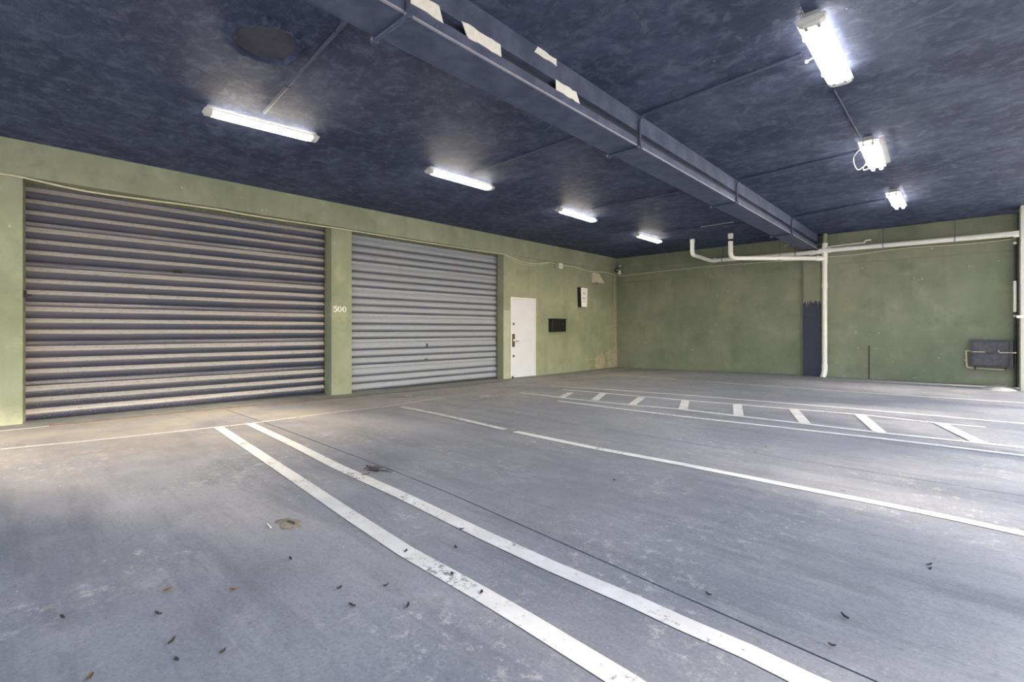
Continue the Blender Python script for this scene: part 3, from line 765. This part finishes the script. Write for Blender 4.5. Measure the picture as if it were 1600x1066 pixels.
# ---------------------------------------------------------------- cables
def cable(pts, r, label, mat='cable', n=5):
    path = smooth_path(pts, n); return tag(MB().tube(path, r, 6).build('cable', M[mat], smooth=True, origin=path[0]), label, 'cable')
lw = [(-60,259),(0,271),(37,277.5),(135,299),(250,315),(338,327),(400,338),(520,356),(553,361),(670,380),(790,398)]
cable([P(x, y, X=XL+.012) for x, y in lw], .013, 'cream cable run along the lower edge of the green fascia over the shutters', n=3)
bx = P(874, 416, X=PX)
cable([P(x, y, X=PX+.02) for x, y in ((790,398),(809,407),(826,411.5),(845,411.5),(859,410),(870,413))], .010, 'cream cable sagging from fascia to the junction box, upper strand')
cable([P(x, y, X=PX+.02) for x, y in ((791,399),(806,409),(820,413.5),(838,414),(857,411.5))], .008, 'lower of the two sagging cream cables left of the junction box')
cb = [P(x, y, X=PX+.02) for x, y in ((877,415),(896,417),(910,421.5),(926,424.8),(945,425.4),(958,429))] + [Vector((PX+.03, YB-.03, P(964, 430.6, Y=YB).z))]
cable(cb, .013, 'cream cable from the junction box across to the wall corner')
cable([P(x, y, Y=YB-.02) for x, y in ((966,431),(980,430.5),(1004,427.5),(1060,421),(1116,415.7),(1201,409.5),(1256,406))], .011, 'cream cable sagging along the back wall left of the pilaster')
cable([P(x, y, Y=YB-.03) for x, y in ((1294,401.5),(1330,399),(1361,394.6),(1400,389.5),(1442,385.5),(1499,382.5),(1550,377.5),(1588,373))], .011, 'grey cable sagging below the right drain branch', 'pvc_old')
cable([P(x, y, Y=YB-.02) for x, y in ((972,420.5),(1010,417),(1060,411.5),(1110,407))], .008, 'thin upper cable from the corner floodlight along back wall', 'pipe_green')

# ---------------------------------------------------------------- things on the left wall
jb = empty('junction_box', bx); tag(jb, 'small white junction box under the fascia with cables', 'box')
MB().box(PX, PX+.06, bx.y-.08, bx.y+.09, bx.z-.075, bx.z+.085).build('box_body', M['white_frame'], jb, bevel=.006)
MB().box(PX+.06, PX+.066, bx.y-.03, bx.y+.04, bx.z-.02, bx.z+.02).build('cover_slot', M['cable'], jb)
MB().box(PX, PX+.03, bx.y-.24, bx.y-.17, bx.z-.08, bx.z+.06).build('side_plate', M['pipe_green'], jb)
mbx = empty('wall_box', (PX, 11.3, 1.2)); tag(mbx, 'black metal box mounted on the wall right of the white door', 'box')
a, b = P(857, 498, X=PX), P(884, 518, X=PX+.10)
z0, z1 = P(857, 518.5, X=PX).z, P(857, 498.5, X=PX).z
MB().box(PX, PX+.13, a.y, b.y-.02, z0, z1).build('box_body', M['black'], mbx, bevel=.01)
lid_ = MB().box(PX+.13, PX+.14, a.y+.05, b.y-.07, z0+.03, z1-.03).build('front_lid', M['black'], mbx, bevel=.006)
MB().box(PX-.0, PX+.15, a.y-.02, b.y, z1-.012, z1+.008).build('top_flap', M['black'], mbx)
MB().tube([(PX+.07, b.y-.02, z1-.1), (PX+.07, b.y+.03, z1-.1)], .02, 10).build('side_knob', M['black'], mbx)
MB().tube([(PX+.14, b.y-.2, z1-.14), (PX+.152, b.y-.2, z1-.14)], .022, 10).build('lock', M['cab'], lid_)
sg = empty('wall_sign', (PX, 12.45, 1.9)); tag(sg, 'tapered white notice box high on the wall under the beige hood', 'sign')
y0 = P(902, 460, X=PX).y; d_ = .13
z1, z0 = P(904, 449, X=PX+.06).z, P(906, 480, X=PX+.06).z
W1 = .345; sk = .03
MB().hexa([(PX,y0+sk,z0),(PX+d_,y0+sk,z0),(PX+d_,y0+W1-sk,z0),(PX,y0+W1-sk,z0),(PX,y0,z1),(PX+d_,y0,z1),(PX+d_,y0+W1,z1),(PX,y0+W1,z1)]).build('sign_box', M['black'], sg)
MB().hexa([(PX+d_,y0+sk,z0+.005),(PX+d_+.006,y0+sk,z0+.005),(PX+d_+.006,y0+W1-sk,z0+.005),(PX+d_,y0+W1-sk,z0+.005),(PX+d_,y0+.004,z1-.01),(PX+d_+.006,y0+.004,z1-.01),(PX+d_+.006,y0+W1,z1-.01),(PX+d_,y0+W1,z1-.01)]).build('sign_face', M['sign'], sg); face = bpy.data.objects['sign_face']
for zz, hh, wa, wb_ in ((.42, .022, .10, .23), (.385, .018, .12, .22), (.255, .034, .08, .25), (.20, .012, .10, .22), (.165, .012, .09, .24)):
    MB().box(PX+d_+.006, PX+d_+.0075, y0+wa, y0+wb_, z0+zz, z0+zz+hh).build('print_mark', M['print'], face)
hd = empty('light_hood', (PX, 13.1, 2.75)); tag(hd, 'beige wedge-shaped metal hood high on the wall near the corner', 'hood')
ya, yb_ = P(925, 430, X=PX).y, P(935, 430, X=PX).y
zt_, zb_ = P(925, 426, X=PX).z, P(925, 442, X=PX).z; dd = .22
MB().add([(PX,ya,zt_),(PX,yb_,zt_),(PX+dd,ya-.02,zb_),(PX+dd,yb_+.03,zb_),(PX,ya,zb_),(PX,yb_,zb_),(PX+.02,ya,zt_),(PX+.02,yb_,zt_)],
         [(6,2,3,7),(0,4,2,6),(1,7,3,5),(0,6,7,1)]).build('hood_shell', M['hood'], hd)
MB().box(PX+.002, PX+.10, ya+.06, yb_-.06, zb_+.06, zb_+.12).build('lamp_socket', M['rubber'], hd)
# twin floodlight in the corner
fp = P(960.5, 424, X=PX); fl = empty('corner_floodlight', (PX, fp.y, fp.z)); tag(fl, 'small two-headed floodlight on a bracket in the wall corner', 'floodlight')
MB().tube([(PX, fp.y-.1, fp.z), (PX+.04, fp.y-.1, fp.z)], .06, 14).build('mount_plate', M['conduit_grey'], fl, smooth=True)
h1, h2 = P(968.5, 415.5, X=PX+.18), P(968, 425.5, X=PX+.18)
arm1 = MB().tube([(PX+.03, fp.y-.1, fp.z+.01), h1], .018, 8).build('arm', M['rubber'], fl); arm2 = MB().tube([(PX+.03, fp.y-.1, fp.z), h2], .018, 8).build('arm', M['rubber'], fl)
MB().sphere(h1, .075).build('lamp_head', M['conduit_grey'], arm1, smooth=True)
MB().tube([h2 + Vector((0,0,.06)), h2 - Vector((0,0,.07))], [.04, .06], 14).build('lamp_head', M['pvc'], arm2, smooth=True)
# ---------------------------------------------------------------- things on the back wall, right
cbx = empty('steel_cabinet', (.19, YB, .43)); tag(cbx, 'dark grey flat steel cabinet low on the back wall', 'cabinet')
cx0, cx1, cz0, cz1 = -.135, .50, .43, 1.0
MB().box(cx0, cx1, YB-.14, YB+.02, cz0, cz1).build('cabinet_body', M['cab_rim'], cbx)
cdoor = MB().box(cx0+.04, cx1-.06, YB-.147, YB-.14, cz0+.03, cz1-.04).build('cabinet_door', M['cab'], cbx)
m = MB().box(cx0-.005, cx1, YB-.165, YB-.13, cz1-.04, cz1).box(cx0-.005, cx0+.035, YB-.165, YB-.13, cz0, cz1-.04).box(cx1-.055, cx1, YB-.165, YB-.13, cz0, cz1-.04).box(cx0+.035, cx1-.055, YB-.165, YB-.13, cz0, cz0+.025)
m.build('cabinet_rim', M['cab_rim'], cbx)
MB().tube([(cx0, YB-.16, .745), (cx0+.22, YB-.16, .745)], .009, 8).build('bar', M['pvc_old'], cbx)
MB().tube(bend_path([(cx1-.22, YB-.16, .79), (cx1-.20, YB-.16, .735), (cx1-.16, YB-.16, .74), (cx1+.05, YB-.16, .74)], .02), .009, 8).build('bar', M['pvc_old'], cbx)
MB().box(.10, .20, YB-.152, YB-.146, .70, .74).build('name_plate', M['cab_rim'], cdoor)
for x in (cx0+.05, cx1-.12): MB().box(x, x+.03, YB-.10, YB, cz0-.06, cz0).build('bracket', M['rust'], cbx)
cp = empty('conduit_loop', (-.22, YB, .4)); tag(cp, 'cream conduit looping around the left side of steel cabinet', 'conduit')
MB().tube(bend_path([(cx0-.0, YB-.06, .76), (-.215, YB-.06, .76), (-.20, YB-.06, .40), (.42, YB-.06, .385)], .035), .019, 8).build('pipe_run', M['pvc_old'], cp, smooth=True)
for q in ((-.215, YB-.06, .56), (-.11, YB-.06, .398)): MB().sphere(q, .026, 10, 6).build('fitting', M['pvc_old'], cp)
vp = empty('riser_conduit', (.525, YB-.05, 0)); tag(vp, 'dark vertical conduit with a white sleeve right of the steel cabinet', 'conduit')
MB().tube([(.53, YB-.06, .03), (.53, YB-.06, 3.02)], .020, 8).build('pipe_run', M['cab_rim'], vp, smooth=True)
MB().tube([(.53, YB-.06, 1.58), (.53, YB-.06, 2.22)], .029, 10).build('white_sleeve', M['pvc'], vp, smooth=True)
MB().sphere((.53, YB-.06, 1.5), .032, 10, 6).build('fitting', M['pvc_old'], vp); MB().sphere((.53, YB-.06, 3.0), .034, 10, 6).build('fitting', M['pvc'], vp)
cl = MB().box(.52, .70, 13.70, 13.752, 1.44, 1.49).build('column_band', M['pvc'], col)

# ---------------------------------------------------------------- litter on the floor
rb = MB(); random.seed(12); c0 = PF(1583, 605.5); c0 = Vector((.30, 13.9, zf(.3, 13.9)))
nr, ns = 7, 26; vs_, fs_ = [(c0.x, c0.y, c0.z+.075)], []
for j in range(1, nr+1):
    for k in range(ns):
        a = 2*math.pi*k/ns; r = j/nr*(1+.18*noise.noise(Vector((math.cos(a), math.sin(a), 2))))
        hgt = .075*(1-(j/nr)**1.5)*(1+.5*noise.noise(Vector((r*5*math.cos(a), r*5*math.sin(a), 1))))
        vs_.append((c0.x+.30*r*math.cos(a), c0.y+.42*r*math.sin(a), c0.z + max(-.004, hgt) - (.004 if j == nr else 0)))
for k in range(ns): fs_.append((0, 1+k, 1+(k+1) % ns))
for j in range(nr-1):
    for k in range(ns): q = 1+j*ns; fs_.append((q+k, q+ns+k, q+ns+(k+1) % ns, q+(k+1) % ns))
tag(rb.add(vs_, fs_).build('rubble_heap', M['rubble'], smooth=True, origin=c0), 'small pale heap of dusty rubble at the foot of the end column', 'rubble')

def leaf_mesh(name, l, wd, mat, seed):
    random.seed(seed); n = 6; v, f = [], []
    for k in range(n+1):
        t_ = k/n; ww = wd*math.sin(math.pi*(t_*.92+.04))**.8*random.uniform(.8, 1.2); y = l*(t_-.5); zc = .004 + .010*(t_-.5)**2*4
        v += [(-ww, y, zc+.012*random.uniform(.4, 1)), (0, y, zc-.002), (ww, y, zc+.012*random.uniform(.3, 1))]
    for k in range(n):
        for q in range(2): f.append((3*k+q, 3*k+q+1, 3*k+q+4, 3*k+q+3))
    return MB().add(v, f).mesh(name, mat, True)
LM = [leaf_mesh('dead_leaf', .05, .011, M['leaf'], 1), leaf_mesh('dead_leaf', .055, .008, M['leaf_dark'], 2), leaf_mesh('dead_leaf', .034, .010, M['leaf_dark'], 3)]
spots = [(98,968,1,.9),(262,924,0,.2),(365,924,0,1.2),(268,1006,1,.4),(276,1035,2,.9),(247,962,1,1.0),(348,1022,2,.2),(140,1062,0,.5),(454,876,1,.7),(530,922,2,0),(603,918,2,1.6),(637,950,1,.4),(550,949,1,.9),(752,929,2,.3),(712,858,2,.7),(722,829,2,1.3),(634,864,2,.2),(706,900,2,.5),(1320,967,1,2.0),(1452,885,1,1.3),(1453,892,2,1.4),(1107,932,2,.8),(1196,700,2,.3),(960,752,2,.6),(1300,1012,2,.9)]
for i, (x, y, k, r) in enumerate(spots):
    p = PF(x, y); o = bpy.data.objects.new('dead_leaf', LM[k]); COL.objects.link(o); o.location = (p.x, p.y, zf(p.x, p.y)+.004); o.rotation_euler = (0, 0, r*2); o.scale = (.8, .8, .6)
    if k == 2: tag(o, 'tiny dark dried leaf scrap on the parking floor', 'leaf', 'dark leaf scraps on the floor')
    elif k == 1: tag(o, 'narrow dark dried leaf lying on the parking floor', 'leaf', 'narrow dark leaves on the floor')
    else: tag(o, 'small curled brown leaf on the floor left of the double line', 'leaf', 'brown leaves on the floor')
tw = PF(584, 735); tr_ = empty('twig_pile', tw); tag(tr_, 'small clump of dry twigs and dirt beside the long double line', 'twigs'); random.seed(5)
for k in range(26):
    a = random.gauss(.4, .7); l = random.uniform(.04, .13); c = tw + Vector((random.gauss(0, .055), random.gauss(0, .035), .012))
    d_ = Vector((math.cos(a), math.sin(a), random.uniform(-.05, .1)))*l/2; MB().tube([c-d_, c+d_], .0035, 5).build('twig', M['leaf_dark'], tr_)
tw = PF(450, 818); tr_ = empty('dirt_clump', tw); tag(tr_, 'flat brown dirt clump with a pale straw left of the double line', 'dirt')
blob_pts = []
vs_ = [tuple(tw + Vector((0, 0, .012)))]
for k in range(48):
    a = 2*math.pi*(k % 24)/24; r = (.55 if k < 24 else 1)*(1 + .5*noise.noise(Vector((2*math.cos(a), 2*math.sin(a), 3.3))) + .25*noise.noise(Vector((6*math.cos(a), 6*math.sin(a), 1))))
    vs_.append(tuple(tw + Vector((.12*r*math.cos(a), .065*r*math.sin(a), .009 if k < 24 else .001))))
MB().add(vs_, [(0, 1+k, 1+(k+1) % 24) for k in range(24)] + [(1+k, 25+k, 25+(k+1) % 24, 1+(k+1) % 24) for k in range(24)]).build('dirt', M['dirt'], tr_, smooth=True)
MB().tube([tw + Vector((.0, .0, .014)), tw + Vector((.07, .015, .016))], .007, 6).build('straw', M['leaf_dark'], tr_)
MB().tube([tw + Vector((-.06, -.10, .010)), tw + Vector((.02, -.11, .012))], .0035, 6).build('straw', M['hood'], tr_)

# ---------------------------------------------------------------- unseen trees added outside the open side, crowns shaped to dapple the low sun
def tree(x, y, h0, h1, rad, n, seed, label):
    random.seed(seed); root = empty('added_shade_tree', (x, y, -.06)); tag(root, label, 'tree')
    MB().tube([(x, y, -.08), (x+.05, y+.04, h0*.6), (x-.02, y+.02, h0+.4), (x, y, h1*.8)], [.16, .13, .11, .05], 10).build('trunk', M['bark'], root, smooth=True)
    m = MB(); zc, hz = (h0+h1)/2, (h1-h0)/2
    for i in range(n):
        while True:
            q = Vector((random.uniform(-1, 1), random.uniform(-1, 1), random.uniform(-1, 1)))
            if q.length < 1: break
        c = Vector((x+q.x*rad, y+q.y*rad, zc+q.z*hz)); u = Vector((random.gauss(0, 1), random.gauss(0, 1), random.gauss(0, 1))).normalized(); v = u.orthogonal().normalized()
        s = random.uniform(.14, .24); m.add([c-u*s, c+v*s*.5, c+u*s, c-v*s*.5], [(0, 1, 2, 3)])
    m.build('crown', M['foliage'], root)['kind'] = 'stuff'
tree(5.4, .2, 1.6, 3.9, 1.6, 1100, 1, 'low-crowned green tree added outside the opening beside the camera')
tree(5.4, 3.45, 2.1, 3.9, 1.6, 1100, 6, 'low-crowned green tree added outside the opening facing the double line')
tree(5.6, 7.1, 2.2, 6.2, 2.0, 2900, 2, 'tall dense green tree added outside the opening opposite the hatched aisle')
tree(5.6, 11.3, 2.2, 6.4, 2.1, 2900, 3, 'tall dense green tree added outside the opening near the end column')
tree(5.4, -3.5, 1.5, 6.0, 1.9, 2300, 4, 'tall green tree added outside the opening behind the camera')
tree(10.2, 2.2, 5.2, 8.6, 2.2, 90, 5, 'thin-leaved green tree added behind the low-crowned trees outside')
tree(10.2, 9.4, 4.4, 8.6, 2.3, 2300, 7, 'broad green tree added in the far row outside the opening')
tree(10.2, 14.4, 4.4, 8.6, 2.3, 2000, 8, 'broad green tree added outside beyond the line of the back wall')
tree(10.4, 5.75, 4.4, 8.0, 1.3, 1100, 9, 'narrow green tree added in the far row outside the opening')
